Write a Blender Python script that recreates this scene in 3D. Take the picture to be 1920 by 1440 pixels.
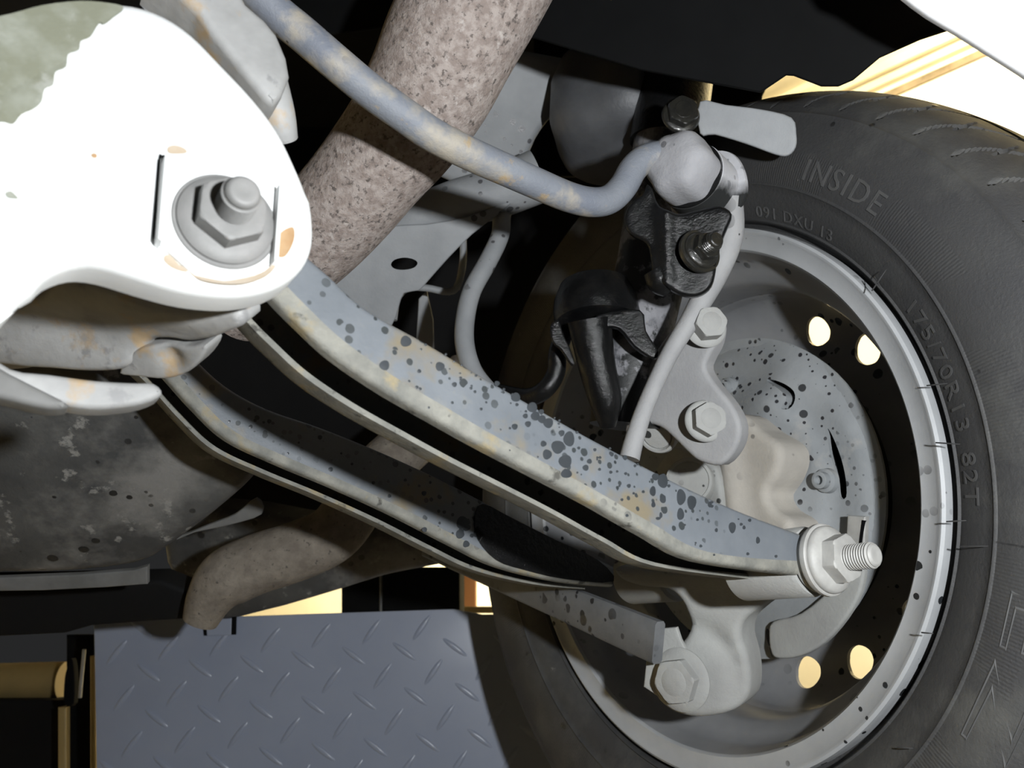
import bpy, bmesh, math, random
from mathutils import Vector, Matrix, geometry
random.seed(7)
V = Vector
S = bpy.context.scene
for o in list(bpy.data.objects): bpy.data.objects.remove(o)

# ---------------------------------------------------------------- frame, camera, light, exposure
# The car is measured in the phone's frame (x right, y forward, z up) and turned so that the wheel's
# own upright is the world's: the phone looks up by about sixteen degrees.
F = 1500.0
DOWN = V((.056, -.274, -.959)).normalized()
zr = -DOWN
xr = V((1, 0, 0)); xr = (xr - zr*xr.dot(zr)).normalized()
yr = zr.cross(xr)
R3 = Matrix((xr, yr, zr))                       # rows: world axes in the phone's frame
EYE = V((0, 0, 1.5))
def W(v): return R3 @ V(v) + EYE
def P(x, y, d): return V(((x-960)/F*d, d, -(y-720)/F*d))

cam = bpy.data.objects.new('camera', bpy.data.cameras.new('camera')); S.collection.objects.link(cam)
cam.matrix_world = Matrix.Translation(EYE) @ R3.to_4x4() @ Matrix.Rotation(math.pi/2, 4, 'X')
cam.data.sensor_width = 36; cam.data.lens = F/1920*36; cam.data.clip_start = .01; cam.data.clip_end = 60
cam.data.dof.use_dof = True; cam.data.dof.focus_distance = .43; cam.data.dof.aperture_fstop = 16
S.camera = cam

w = bpy.data.worlds.new('world'); S.world = w; w.use_nodes = True
w.node_tree.nodes['Background'].inputs[0].default_value = (.95, .97, 1, 1)
w.node_tree.nodes['Background'].inputs[1].default_value = .02

def light(name, kind, loc, power, col=(1, 1, 1), size=.01, look=None, world=False, sy=None):
    l = bpy.data.lights.new(name, kind); o = bpy.data.objects.new(name, l); S.collection.objects.link(o)
    p = V(loc) if world else W(loc); o.location = p
    l.energy = power; l.color = col
    if kind == 'AREA':
        l.size = size
        if sy: l.shape = 'RECTANGLE'; l.size_y = sy
    else: l.shadow_soft_size = size
    if look is not None: o.rotation_euler = (V(look)-p).to_track_quat('-Z', 'Y').to_euler()
    return o
light('hand_lamp', 'POINT', (.140, -.03, .040), 14, (.95, .98, 1), .010)
light('wall_fill_warm', 'AREA', (1.5, 1.35, 3.2), 100, (1, .88, .66), .5, look=(2.0, 2.6, 2.6), world=True, sy=1.2)  # unseen fill added under the ceiling to brighten the right wall
light('wall_fill_rear', 'AREA', (-.6, 3.2, 3.2), 230, (1, .88, .66), .5, look=(-.4, 4.0, 1.4), world=True, sy=1.2)  # second unseen fill, added to lift the wall's far left part
S.view_settings.view_transform = 'Standard'; S.view_settings.look = 'None'
S.view_settings.gamma = 1; S.view_settings.use_curve_mapping = False
S.view_settings.exposure = 0.0

# ---------------------------------------------------------------- materials
def mat(name, col, col2=None, nscale=40, ncon=(.35, .65), rough=.65, metal=0.0, rust=None, spots=None,
        bump=(300, .0), coat=0, spec=.5, uvlines=None, dirt=None, soak=None):
    m = bpy.data.materials.new(name); m.use_nodes = True
    nt = m.node_tree; N = nt.nodes; L = nt.links; b = N['Principled BSDF']
    tc = N.new('ShaderNodeTexCoord'); co = tc.outputs['Object']
    def noise(sc, det=4, ro=.6, off=0):
        mp = N.new('ShaderNodeMapping'); mp.inputs[1].default_value = (off, off*2, off*.7); L.new(co, mp.inputs[0])
        n = N.new('ShaderNodeTexNoise'); n.inputs['Scale'].default_value = sc; n.inputs['Detail'].default_value = det
        n.inputs['Roughness'].default_value = ro; L.new(mp.outputs[0], n.inputs['Vector']); return n.outputs[0]
    def ramp(src, a, c):
        r = N.new('ShaderNodeMapRange'); r.inputs[1].default_value = a; r.inputs[2].default_value = c; r.clamp = True
        L.new(src, r.inputs[0]); return r.outputs[0]
    def mix(f, a, c):
        x = N.new('ShaderNodeMix'); x.data_type = 'RGBA'; L.new(f, x.inputs[0])
        if isinstance(a, tuple): x.inputs[6].default_value = (*a, 1)
        else: L.new(a, x.inputs[6])
        x.inputs[7].default_value = (*c, 1); return x.outputs[2]
    def mth(op, a, c):
        x = N.new('ShaderNodeMath'); x.operation = op
        for i, q in ((0, a), (1, c)):
            if isinstance(q, (int, float)): x.inputs[i].default_value = q
            else: L.new(q, x.inputs[i])
        return x.outputs[0]
    c = mix(ramp(noise(nscale), *ncon), col, col2 or tuple(q*.8 for q in col))
    rr = None
    for d in (dirt or []):                                   # (colour, scale, lo, hi, offset)
        c = mix(ramp(noise(d[1], 6, .65, d[4]), d[2], d[3]), c, d[0])
    if rust:
        for (rc, sc, lo, hi) in rust:
            c = mix(ramp(noise(sc, 5, .6, 3.3), lo, hi), c, rc)
    if spots:
        for (sc, rad, lo, hi, scol) in spots:
            vo = N.new('ShaderNodeTexVoronoi'); vo.inputs['Scale'].default_value = sc; L.new(co, vo.inputs['Vector'])
            sp = N.new('ShaderNodeSeparateColor'); L.new(vo.outputs['Color'], sp.inputs[0])
            r3 = mth('MULTIPLY', mth('POWER', sp.outputs[0], 2.5), rad)
            wob = mth('MULTIPLY', mth('SUBTRACT', noise(sc*2.2, 2), .5), .10)
            f = ramp(mth('SUBTRACT', mth('ADD', vo.outputs['Distance'], wob), r3), .015, -.015)
            f = mth('MULTIPLY', f, ramp(noise(9, 3, .5, 7.7), lo, hi))
            c = mix(f, c, scol)
            rr = f
    if soak:                                                  # oil soaked up to a ragged line: (axis, lo, hi, colour)
        sx = N.new('ShaderNodeSeparateXYZ'); L.new(co, sx.inputs[0])
        hh = mth('ADD', sx.outputs[soak[0]], mth('MULTIPLY', mth('SUBTRACT', noise(60, 5, .6, 4.4), .5), soak[4]))
        c = mix(ramp(hh, soak[1], soak[2]), c, soak[3])
    L.new(c, b.inputs['Base Color'])
    b.inputs['Roughness'].default_value = rough; b.inputs['Metallic'].default_value = metal
    if rr is not None:
        L.new(mth('SUBTRACT', rough, mth('MULTIPLY', rr, rough*.5)), b.inputs['Roughness'])
    b.inputs['Specular IOR Level'].default_value = spec
    b.inputs['Coat Weight'].default_value = coat; b.inputs['Coat Roughness'].default_value = .08
    hgt = None
    if bump[1]:
        hgt = noise(bump[0], 6, .7)
    if uvlines:
        hgt = uvlines(N, L, tc, mth, ramp, hgt)
    if hgt is not None:
        bp = N.new('ShaderNodeBump'); bp.inputs['Strength'].default_value = 1; bp.inputs['Distance'].default_value = bump[1] or .0004
        L.new(hgt, bp.inputs['Height']); L.new(bp.outputs[0], b.inputs['Normal'])
    return m
OIL = (.012, .013, .013)
RUST = (.36, .19, .07); TAN = (.42, .34, .22)
M = {}
M['white'] = mat('white_paint', (.68, .69, .68), (.62, .63, .63), 25, rough=.5, rust=[(RUST, 38, .70, .76)], bump=(500, .00008))
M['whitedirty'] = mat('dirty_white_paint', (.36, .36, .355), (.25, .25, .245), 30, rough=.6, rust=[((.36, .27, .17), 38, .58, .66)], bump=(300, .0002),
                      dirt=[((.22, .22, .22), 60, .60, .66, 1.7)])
M['olive'] = mat('shadow_stained_paint', (.30, .31, .24), (.42, .42, .36), 60, rough=.7)
M['nut'] = mat('dusty_zinc', (.17, .17, .165), (.21, .205, .20), 80, rough=.6, metal=.1, bump=(700, .0001))
M['nutpale'] = mat('pale_dusty_zinc', (.40, .395, .375), (.32, .315, .30), 90, rough=.6, metal=.1, bump=(600, .00012), spots=[(110, .28, .5, .6, (.12, .12, .12))])
M['link'] = mat('bluish_grey_paint', (.150, .163, .178), (.115, .127, .141), 30, rough=.42, bump=(500, .00015), rust=[((.17, .145, .10), 22, .56, .66)],
                spots=[(260, .5, .38, .50, (.035, .04, .042)), (120, .20, .50, .58, (.03, .034, .036))], dirt=[((.19, .19, .175), 28, .58, .72, 4.1)])
M['linkedge'] = mat('worn_edge_paint', (.23, .225, .195), (.14, .14, .125), 80, rough=.75, bump=(400, .0005), rust=[((.24, .20, .12), 40, .58, .66)], dirt=[((.06, .058, .05), 70, .60, .66, 8.0)],
                    spots=[(200, .5, .5, .6, (.05, .05, .05))])
M['bar'] = mat('blue_grey_bar', (.21, .225, .25), (.15, .165, .20), 22, rough=.5, bump=(500, .0004), rust=[((.34, .31, .26), 24, .50, .60), ((.34, .26, .16), 55, .61, .68)],
               spots=[(130, .3, .55, .62, (.06, .06, .07))])
M['exhaust'] = mat('rusty_exhaust', (.40, .345, .315), (.27, .22, .195), 200, (.4, .6), rough=.9, bump=(350, .0012), dirt=[((.12, .10, .09), 300, .55, .64, 2.2), ((.5, .45, .42), 150, .6, .7, 3.2)])
M['exhaust_far'] = mat('brown_exhaust', (.24, .21, .17), (.16, .135, .11), 90, rough=.85, bump=(350, .0007), dirt=[((.08, .07, .06), 260, .60, .68, 2.2)])
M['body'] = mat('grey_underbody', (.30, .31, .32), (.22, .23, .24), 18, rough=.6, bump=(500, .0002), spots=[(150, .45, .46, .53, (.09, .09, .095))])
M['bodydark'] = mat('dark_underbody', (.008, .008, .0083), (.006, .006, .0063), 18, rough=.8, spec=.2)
M['black'] = mat('black_plastic', (.004, .0042, .0045), rough=.8, spec=.1)
M['tank'] = mat('mottled_tank', (.085, .085, .082), (.045, .046, .047), 14, (.38, .62), rough=.6, bump=(200, .0004),
                dirt=[((.19, .185, .175), 9, .50, .64, 1.3), ((.24, .235, .22), 55, .60, .66, 5.1)], spots=[(90, .35, .35, .45, (.02, .02, .02))])
M['seam'] = mat('pale_seam', (.17, .17, .165), (.12, .12, .115), 40, rough=.7)
M['rubber'] = mat('dusty_rubber_bush', (.34, .34, .355), (.27, .27, .285), 40, rough=.8, bump=(500, .0004), spots=[(120, .3, .4, .5, (.15, .15, .16))])
M['clamp'] = mat('dusty_clamp', (.48, .48, .50), (.38, .38, .40), 50, rough=.7, bump=(400, .0002), soak=(2, .062, .054, OIL, .016),
                 spots=[(140, .4, .35, .5, (.12, .12, .13))])
M['oily'] = mat('oil_coated_metal', (.004, .0042, .0045), (.008, .008, .008), 60, rough=.14, spec=.3, coat=.0, bump=(260, .0006))
M['oilnut'] = mat('oil_coated_nut', (.022, .021, .017), (.012, .012, .011), 60, rough=.18, coat=.5, bump=(300, .0005))
M['oildrop'] = mat('oil_drop', (.040, .045, .050), (.03, .034, .038), 60, rough=.35, coat=.0)
M['strut'] = mat('oil_streaked_strut', (.22, .22, .235), (.15, .15, .16), 60, rough=.5, bump=(400, .0002), dirt=[((.07, .072, .08), 40, .48, .56, 2.1), (OIL, 26, .48, .52, 9.1)])
M['strutbr'] = mat('dusty_strut_bracket', (.33, .33, .33), (.27, .27, .275), 30, rough=.7, bump=(400, .0003), spots=[(75, .45, .5, .58, OIL), (190, .35, .48, .55, (.05, .05, .05))])
M['cast'] = mat('dusty_casting', (.46, .43, .38), (.38, .355, .32), 30, rough=.8, bump=(500, .0003), rust=[((.38, .26, .18), 22, .66, .76)], spots=[(90, .35, .52, .58, (.05, .05, .05))])
M['castgrey'] = mat('grey_dusty_casting', (.36, .365, .35), (.30, .30, .29), 30, rough=.8, bump=(500, .0003), spots=[(130, .42, .45, .52, (.035, .036, .035))])
M['shield'] = mat('brake_shield_dust', (.30, .315, .325), (.235, .25, .26), 20, rough=.75, bump=(300, .0003), dirt=[((.36, .35, .33), 16, .58, .70, 3.1)],
                  spots=[(100, .30, .45, .55, (.03, .032, .035)), (220, .45, .46, .54, (.03, .03, .034))])
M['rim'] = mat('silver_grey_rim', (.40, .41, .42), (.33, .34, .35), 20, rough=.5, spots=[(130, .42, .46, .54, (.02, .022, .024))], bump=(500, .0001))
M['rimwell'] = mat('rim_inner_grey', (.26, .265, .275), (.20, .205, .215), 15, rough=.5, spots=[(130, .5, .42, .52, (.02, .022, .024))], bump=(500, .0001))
M['seat'] = mat('oil_streaked_rubber_seat', (.085, .088, .095), (.06, .062, .068), 30, rough=.45, bump=(400, .0003), soak=(0, .035, .040, OIL, .012))
M['trail'] = mat('spattered_dark_steel', (.16, .165, .17), (.11, .115, .12), 30, rough=.6, bump=(400, .0003), spots=[(130, .6, .35, .5, (.02, .02, .022)), (60, .5, .45, .52, (.02, .02, .022))])
M['hose'] = mat('dusty_hose', (.13, .13, .135), (.05, .05, .055), 30, rough=.5, spots=[(160, .4, .4, .5, (.02, .02, .02))])
M['plate'] = mat('grey_tread_plate', (.33, .365, .455), (.30, .335, .425), 10, rough=.30, metal=.0)
M['wall'] = mat('cream_wall', (.86, .80, .60), (.80, .73, .53), 3, rough=.8, dirt=[((.42, .34, .20), 4, .66, .74, 1.3)])
M['trim'] = mat('cream_trim', (.72, .64, .44), (.66, .58, .38), 6, rough=.7)
M['trimdark'] = mat('grimy_trim', (.12, .09, .05), (.28, .22, .13), 9, rough=.8)
M['orange'] = mat('orange_post', (.62, .29, .12), (.55, .25, .10), 6, rough=.6)
M['floor'] = mat('concrete', (.20, .18, .15), (.15, .135, .11), 4, rough=.8, bump=(80, .0006))
M['brown'] = mat('brown_yellow_steel', (.40, .29, .12), (.30, .22, .09), 8, rough=.5)
M['fender'] = mat('white_fender', (.85, .86, .88), (.84, .85, .87), 5, rough=.3, coat=.4)
M['steel'] = mat('grey_steel', (.30, .30, .31), (.22, .22, .22), 50, rough=.4, metal=.3)

def tyre_uv(N, L, tc, mth, ramp, h):
    sp = N.new('ShaderNodeSeparateXYZ'); L.new(tc.outputs['UV'], sp.inputs[0])
    th, r = sp.outputs[0], sp.outputs[1]                     # th: turns, r: metres*4
    lines = mth('SINE', mth('MULTIPLY', th, 2*math.pi*780), 0)
    band = mth('MULTIPLY', ramp(r, .212*4, .213*4), ramp(r, .234*4, .232*4))
    saw = mth('GREATER_THAN', mth('FRACT', mth('ADD', mth('MULTIPLY', th, 14), mth('MULTIPLY', r, 1.2)), 0), .42)
    a = mth('MULTIPLY', mth('MULTIPLY', lines, .13), mth('MULTIPLY', band, saw))
    return mth('ADD', a, mth('MULTIPLY', h, 1.0))
M['tyre'] = mat('tyre_rubber', (.048, .048, .048), (.038, .038, .040), 20, rough=.62, bump=(500, .0004), uvlines=tyre_uv,
                dirt=[((.085, .085, .08), 12, .5, .7, 2.0), ((.20, .19, .17), 60, .70, .76, 6.0)], spots=[(75, .22, .5, .6, (.015, .015, .015))])
M['tyreletter'] = mat('tyre_rubber_letters', (.085, .085, .085), rough=.6)

# ---------------------------------------------------------------- mesh building
class MB:
    def __init__(s): s.v = []; s.f = []; s.uv = None
    def add(s, vs, fs):
        k = len(s.v); s.v += [V(q) for q in vs]; s.f += [tuple(i+k for i in f) for f in fs]; return s
def top(name, label, cat, base, group=None):
    o = bpy.data.objects.new(name, None); S.collection.objects.link(o); o.location = W(base); o.empty_display_size = .02
    o['label'] = label; o['category'] = cat
    if group: o['group'] = group
    return o
def obj(name, mb, m, parent=None, label=None, cat=None, group=None, kind=None, smooth=40, world=False):
    me = bpy.data.meshes.new(name)
    tf = (lambda q: q) if world else W
    vs = [tf(q) for q in mb.v]
    bpy.context.view_layer.update() if False else None
    if parent is not None:
        org = V((0, 0, 0)); p = parent
        while p is not None: org = org + p.location; p = p.parent
        loc = V((0, 0, 0))
    else:
        lo = V([min(q[i] for q in vs) for i in range(3)]); hi = V([max(q[i] for q in vs) for i in range(3)])
        org = V(((lo.x+hi.x)/2, (lo.y+hi.y)/2, lo.z)); loc = org
    me.from_pydata([q-org for q in vs], [], mb.f)
    me.materials.append(M[m] if isinstance(m, str) else m)
    me.validate()
    bm = bmesh.new(); bm.from_mesh(me); bmesh.ops.recalc_face_normals(bm, faces=bm.faces); bm.to_mesh(me); bm.free()
    if mb.uv is not None:
        uvl = me.uv_layers.new(name='UVMap')
        for lp in me.loops: uvl.data[lp.index].uv = mb.uv[lp.vertex_index]
    if smooth:
        me.shade_smooth(); me.set_sharp_from_angle(angle=math.radians(smooth))
    o = bpy.data.objects.new(name, me); S.collection.objects.link(o); o.location = loc
    if parent is not None: o.parent = parent
    if label: o['label'] = label
    if cat: o['category'] = cat
    if group: o['group'] = group
    if kind: o['kind'] = kind
    return o

def frame(ax):
    ax = V(ax).normalized(); h = V((0, 0, 1)) if abs(ax.z) < .9 else V((1, 0, 0))
    e1 = h.cross(ax).normalized(); return e1, ax.cross(e1), ax
class Plane:
    def __init__(s, O, N, x=None):
        s.O = V(O); s.N = V(N).normalized()
        if s.N.dot(s.O) > 0: s.N = -s.N
        x = V(x) if x is not None else V((1, 0, 0)); s.e1 = (x - s.N*x.dot(s.N)).normalized(); s.e2 = s.N.cross(s.e1)
        if s.e2.z < 0: s.e2 = -s.e2
    def hit(s, x, y, off=0):
        d = V(((x-960)/F, 1, -(y-720)/F)); O = s.O + s.N*off
        return d*((O.dot(s.N))/d.dot(s.N))
    def ab(s, x, y, off=0):
        q = s.hit(x, y, off) - s.O; return V((q.dot(s.e1), q.dot(s.e2)))
    def pt(s, a, b, h=0): return s.O + s.e1*a + s.e2*b + s.N*h
    def shift(s, off): return Plane(s.O + s.N*off, s.N, s.e1)

def cr(pts, n, closed=False):
    out = []; m = len(pts)
    rng = range(m if closed else m-1)
    for i in rng:
        g = (lambda k: pts[k % m]) if closed else (lambda k: pts[max(0, min(m-1, k))])
        p0, p1, p2, p3 = g(i-1), g(i), g(i+1), g(i+2)
        for j in range(n):
            t = j/n
            out.append(.5*((2*p1)+(p2-p0)*t+(2*p0-5*p1+4*p2-p3)*t*t+(3*p1-p0-3*p2+p3)*t**3))
    if not closed: out.append(pts[-1])
    return out
def resample(pts, ds):
    out = []; m = len(pts)
    for i in range(m):
        a, b = pts[i], pts[(i+1) % m]; k = max(1, int(round((b-a).length/ds)))
        for j in range(k): out.append(a+(b-a)*(j/k))
    return out
def area2(p): return .5*sum(p[i].x*p[(i+1) % len(p)].y-p[(i+1) % len(p)].x*p[i].y for i in range(len(p)))
def inset(p, r):
    m = len(p); out = []
    for i in range(m):
        t = (p[(i+1) % m]-p[i-1]); 
        if t.length < 1e-9: out.append(p[i]); continue
        t.normalize(); out.append(p[i] + V((-t.y, t.x))*r)       # CCW polygon: left is inside
    return out
def inside(q, p):
    c = False; m = len(p)
    for i in range(m):
        a, b = p[i], p[i-1]
        if (a.y > q.y) != (b.y > q.y) and q.x < (b.x-a.x)*(q.y-a.y)/(b.y-a.y)+a.x: c = not c
    return c
def stamp(mb, outline, pl, h=.004, r=.0015, bump=None, grid=None, holes=(), smooth=3, ds=None, off=0, ab=False):
    """a pressed or cast plate: outline on the plane, rounded rim, side walls h deep, closed back"""
    pl = pl.shift(off) if off else pl
    p = [V(q) for q in outline] if ab else [pl.ab(*q) for q in outline]
    if smooth > 1: p = cr(p, smooth, True)
    ext = max((a-p[0]).length for a in p)
    ds = ds or ext/40
    p = resample(p, ds)
    if area2(p) < 0: p.reverse()
    H = []
    for hl in holes:
        q = [V(k) for k in hl] if ab else [pl.ab(*k) for k in hl]
        q = resample(cr(q, 3, True), ds)
        if area2(q) > 0: q.reverse()
        H.append(q)
    grid = grid or ext/22
    inn = inset(p, r) if r else p
    vs = list(inn); ed = [(i, (i+1) % len(inn)) for i in range(len(inn))]
    hr = []
    for q in H:
        k = len(vs); vs += q; ed += [(k+i, k+(i+1) % len(q)) for i in range(len(q))]; hr.append((k, len(q)))
    lx, hx = min(a.x for a in p), max(a.x for a in p); ly, hy = min(a.y for a in p), max(a.y for a in p)
    nb = len(vs)
    y = ly
    while y < hy:
        x = lx + (grid/2 if int((y-ly)/grid) % 2 else 0)
        while x < hx:
            q = V((x, y))
            if inside(q, inn) and min((q-a).length for a in vs[:nb]) > grid*.4 and not any(inside(q, hh) for hh in H): vs.append(q)
            x += grid
        y += grid
    res = geometry.delaunay_2d_cdt(vs, ed, [], 0, 1e-7)
    rv, rf = res[0], res[2]
    tris = []
    for f in rf:
        c = sum((rv[i] for i in f), V((0, 0)))/len(f)
        if inside(c, inn) and not any(inside(c, hh) for hh in H): tris.append(f)
    B = bump or (lambda a, b: 0)
    base = len(mb.v)
    fv = [pl.pt(q.x, q.y, B(q.x, q.y)) for q in rv]
    mb.add(fv, tris)
    n = len(inn)
    rings = [list(range(base, base+n))]
    steps = []
    if r:
        for t in (22, 45, 67, 90):
            a = math.radians(t); steps.append((r*(1-math.sin(a)), -r*(1-math.cos(a))))
    steps.append((0, -h))
    for ins, dz in steps:
        q = inset(p, ins) if ins > 1e-9 else p
        k = len(mb.v)
        for i in range(n):
            zb = B(inn[i].x, inn[i].y) if dz > -h+1e-9 else 0
            mb.v.append(pl.pt(q[i].x, q[i].y, dz+zb))
        rings.append(list(range(k, k+n)))
    for a, b in zip(rings, rings[1:]):
        for i in range(n): j = (i+1) % n; mb.f.append((a[i], a[j], b[j], b[i]))
    # back
    kb = len(mb.v); bv = [pl.pt(q.x, q.y, -h) for q in rv]; mb.v += bv
    mb.f += [tuple(kb+i for i in reversed(f)) for f in tris]
    for i in range(n): j = (i+1) % n; mb.f.append((rings[-1][i], rings[-1][j], kb+j, kb+i))
    for k, c in hr:
        for i in range(c): j = (i+1) % c; mb.f.append((base+k+i, base+k+j, kb+k+j, kb+k+i))
    return mb
def tube(mb, pts, rad, seg=24, n=6, caps=True, squash=None):
    """round bar along (px,py,depth) or 3-D points with radii"""
    P3 = [V(q) for q in pts]; rr = rad if isinstance(rad, (list, tuple)) else [rad]*len(P3)
    c = cr([V((*q, r)) for q, r in zip(P3, rr)], n)
    cs = [V(q[:3]) for q in c]; rs = [q[3] for q in c]
    e = None; rings = []
    for i, q in enumerate(cs):
        t = (cs[min(i+1, len(cs)-1)]-cs[max(i-1, 0)]).normalized()
        if e is None: e, _, _ = frame(t)
        e = (e-t*e.dot(t)).normalized(); f = t.cross(e)
        k = len(mb.v)
        for j in range(seg):
            a = 2*math.pi*j/seg; mb.v.append(q+(e*math.cos(a)+f*math.sin(a))*rs[i])
        rings.append(k)
    for a, b in zip(rings, rings[1:]):
        for j in range(seg): k = (j+1) % seg; mb.f.append((a+j, a+k, b+k, b+j))
    if caps:
        mb.f.append(tuple(range(rings[0], rings[0]+seg))[::-1]); mb.f.append(tuple(range(rings[-1], rings[-1]+seg)))
    return mb
def lathe(mb, c, ax, prof, seg=64, fn=None, loop=False, cap=True, arc=None):
    """prof: (along, radius) pairs"""
    e1, e2, ax = frame(ax) if not isinstance(ax, tuple) or len(ax) != 3 or not isinstance(ax[0], Vector) else ax
    c = V(c); k = len(mb.v); m = len(prof)
    for (a, r) in prof:
        for j in range(seg):
            t = 2*math.pi*j/seg; rr, aa = (r, a) if fn is None else fn(t, a, r)
            mb.v.append(c+ax*aa+(e1*math.cos(t)+e2*math.sin(t))*rr)
    for i in range(m if loop else m-1):
        a, b = k+i*seg, k+((i+1) % m)*seg
        for j in range(seg): q = (j+1) % seg; mb.f.append((a+j, a+q, b+q, b+j))
    if cap and not loop:
        mb.f.append(tuple(range(k, k+seg))[::-1]); mb.f.append(tuple(range(k+(m-1)*seg, k+m*seg)))
    return mb
def hexa(mb, c, ax, Rr, h, rot=0, ch=.12):
    e1, e2, ax = frame(ax); c = V(c)
    seg = 36
    def fn(t, a, r):
        if r < 0: return -r, a
        tt = (t-rot) % (math.pi/3) - math.pi/6
        hr = Rr*math.cos(math.pi/6)/math.cos(tt)
        return min(hr, r), a
    seg = 72
    hh = h*ch
    prof = [(0, 9), (h*.5, 9), (h-hh*1.2, 9), (h-hh*.6, Rr*.97), (h-hh*.15, Rr*.91), (h, Rr*.84), (h, -Rr*.5)]
    lathe(mb, c, (e1, e2, ax), prof, seg, fn)
    return mb
def bolt(name, label, c, ax, fr, fh, hr, hh, sr=0, sl=0, m='nut', rot=0, wr=0, group=None, ms=None, parent_cat='bolt'):
    ax = V(ax).normalized(); c = V(c)
    t = top(name, label, parent_cat, c, group)
    z = 0
    if wr:
        mb = lathe(MB(), c, ax, [(-.001, wr*.98), (0, wr), (.0018, wr), (.0023, wr*.97), (.0023, fr*.4)], 72); obj('washer', mb, m, t); z = .0023
    mb = MB(); lathe(mb, c+ax*z, ax, [(0, fr*.99), (fh*.2, fr), (fh*.5, fr), (fh, fr*.93), (fh*1.35, hr*.98), (fh*1.4, hr*.3)], 72)
    obj('flange', mb, m, t)
    mb = hexa(MB(), c+ax*(z+fh*1.0), ax, hr, hh, rot)
    hx = obj('hex_nut' if sr else 'hex_head', mb, m, t, smooth=25)
    if sr:
        pr = [(0, sr*.9)]; a = 0; n = int((sl-.25*sr)/.00135)
        for i in range(n):
            pr += [(a, sr*.86), (a+.00055, sr), (a+.0008, sr)]; a += .00135
        pr += [(a, sr*.86), (a+.0006, sr*.88), (sl-.0012, sr*.86), (sl-.0002, sr*.74), (sl, sr*.60), (sl-.0003, sr*.3), (sl-.0003, .0001)]
        mb = lathe(MB(), c+ax*(z+fh+hh-.002), ax, pr, 48)
        obj('threaded_stud', mb, ms or m, t, smooth=50)
    else:
        mb = lathe(MB(), c+ax*(z+fh+hh-.0001), ax, [(0, hr*.60), (.0004, hr*.55), (.0004, hr*.1)], 40)
        obj('head_mark', mb, m, t)
    return t

# ---------------------------------------------------------------- the setting
def box(mb, lo, hi, R=None, c=None):
    lo, hi = V(lo), V(hi)
    vs = [V((x, y, z)) for z in (lo.z, hi.z) for y in (lo.y, hi.y) for x in (lo.x, hi.x)]
    if R is not None: vs = [R @ q + V(c) for q in vs]
    return mb.add(vs, [(0, 2, 3, 1), (4, 5, 7, 6), (0, 1, 5, 4), (2, 6, 7, 3), (0, 4, 6, 2), (1, 3, 7, 5)])
obj('floor', box(MB(), (-4, -2.5, -.05), (4, 6, 0)), 'floor', kind='structure', world=True, smooth=0)
obj('ceiling', box(MB(), (-4, -2.5, 3.4), (4, 6, 3.45)), 'wall', kind='structure', world=True, smooth=0)
wd = V((-.73, .683, 0)).normalized(); wn = V((-wd.y, wd.x, 0))        # wall runs along wd
if wn.y > 0: wn = -wn
wp = V((1.35, 2.55, 0))
RW = Matrix((wd, -wn, V((0, 0, 1)))).transposed()
obj('wall_right', box(MB(), (-3, 0, 0), (5, .1, 3.4), RW, wp), 'wall', kind='structure', world=True, smooth=0)
obj('wall_left', box(MB(), (-4.05, -2.5, 0), (-4, 6, 3.4)), 'wall', kind='structure', world=True, smooth=0)
def wallz(x, y):
    d = R3 @ V(((x-960)/F, 1, -(y-720)/F)); t = (wp-EYE).dot(wn)/d.dot(wn); return EYE + d*t
for k, (ya, yb, th, mm) in enumerate([(86, 101, .03, 'trim'), (108, 128, .05, 'trim'), (132, 146, .03, 'trim'), (158, 172, .012, 'trimdark')]):
    za, zb = wallz(1700, ya).z, wallz(1700, yb).z
    obj('trim_%d' % (k+1), box(MB(), (-3, -th, zb), (5, 0, za), RW, wp), mm, kind='structure', world=True, smooth=0)

# ---------------------------------------------------------------- wheel and tyre
WC = V((.1211, .5589, -.0748)); WN = V((.834, .541, -.106)).normalized()
WU = V((.5442, -.8389, 0)).normalized(); WV = WU.cross(WN); 
if WV.z < 0: WV = -WV
WF = (WU, WV, WN)
def wpl(off): return Plane(WC+WN*off, -WN, WU)
def wth(x, y, off=-.01):
    q = wpl(off).hit(x, y)-(WC+WN*off); return math.atan2(q.dot(WV), q.dot(WU)), q.length
side = [(.008, .1765), (.0075, .1800), (.0070, .1860), (.0050, .1880), (-.0005, .1886), (-.0025, .1890), (-.0032, .1896), (-.0024, .1908), (-.0035, .1925), (-.0060, .1960), (-.0085, .2010),
        (-.0105, .2065), (-.0118, .2105), (-.0127, .2112), (-.0127, .2120), (-.0122, .2128), (-.0135, .2180), (-.0142, .2240), (-.0142, .2310), (-.0135, .2380), (-.0120, .2460), (-.0098, .2530),
        (-.0084, .2570), (-.0084, .2582), (-.0070, .2592), (-.0045, .2625), (-.0010, .2670), (.0045, .2720), (.010, .2755), (.0155, .2782), (.021, .2803), (.0265, .2820), (.032, .2833), (.0365, .2842),
        (.0385, .2845), (.040, .2795), (.044, .2795), (.0455, .2855), (.052, .2862), (.058, .2867), (.064, .2870), (.070, .2872)]
i0 = next(i for i, q in enumerate(side) if q[1] > .2590); dense = []
for q0_, q1_ in zip(side[i0:], side[i0+1:]):
    dense += [(q0_[0]+(q1_[0]-q0_[0])*k/3, q0_[1]+(q1_[1]-q0_[1])*k/3) for k in range(3)]
side_full = side; side = side[:i0]+dense+side[-1:]
prof = side + [(.14-a, r) for a, r in reversed(side[:-1])]
NS = 1440
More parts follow.
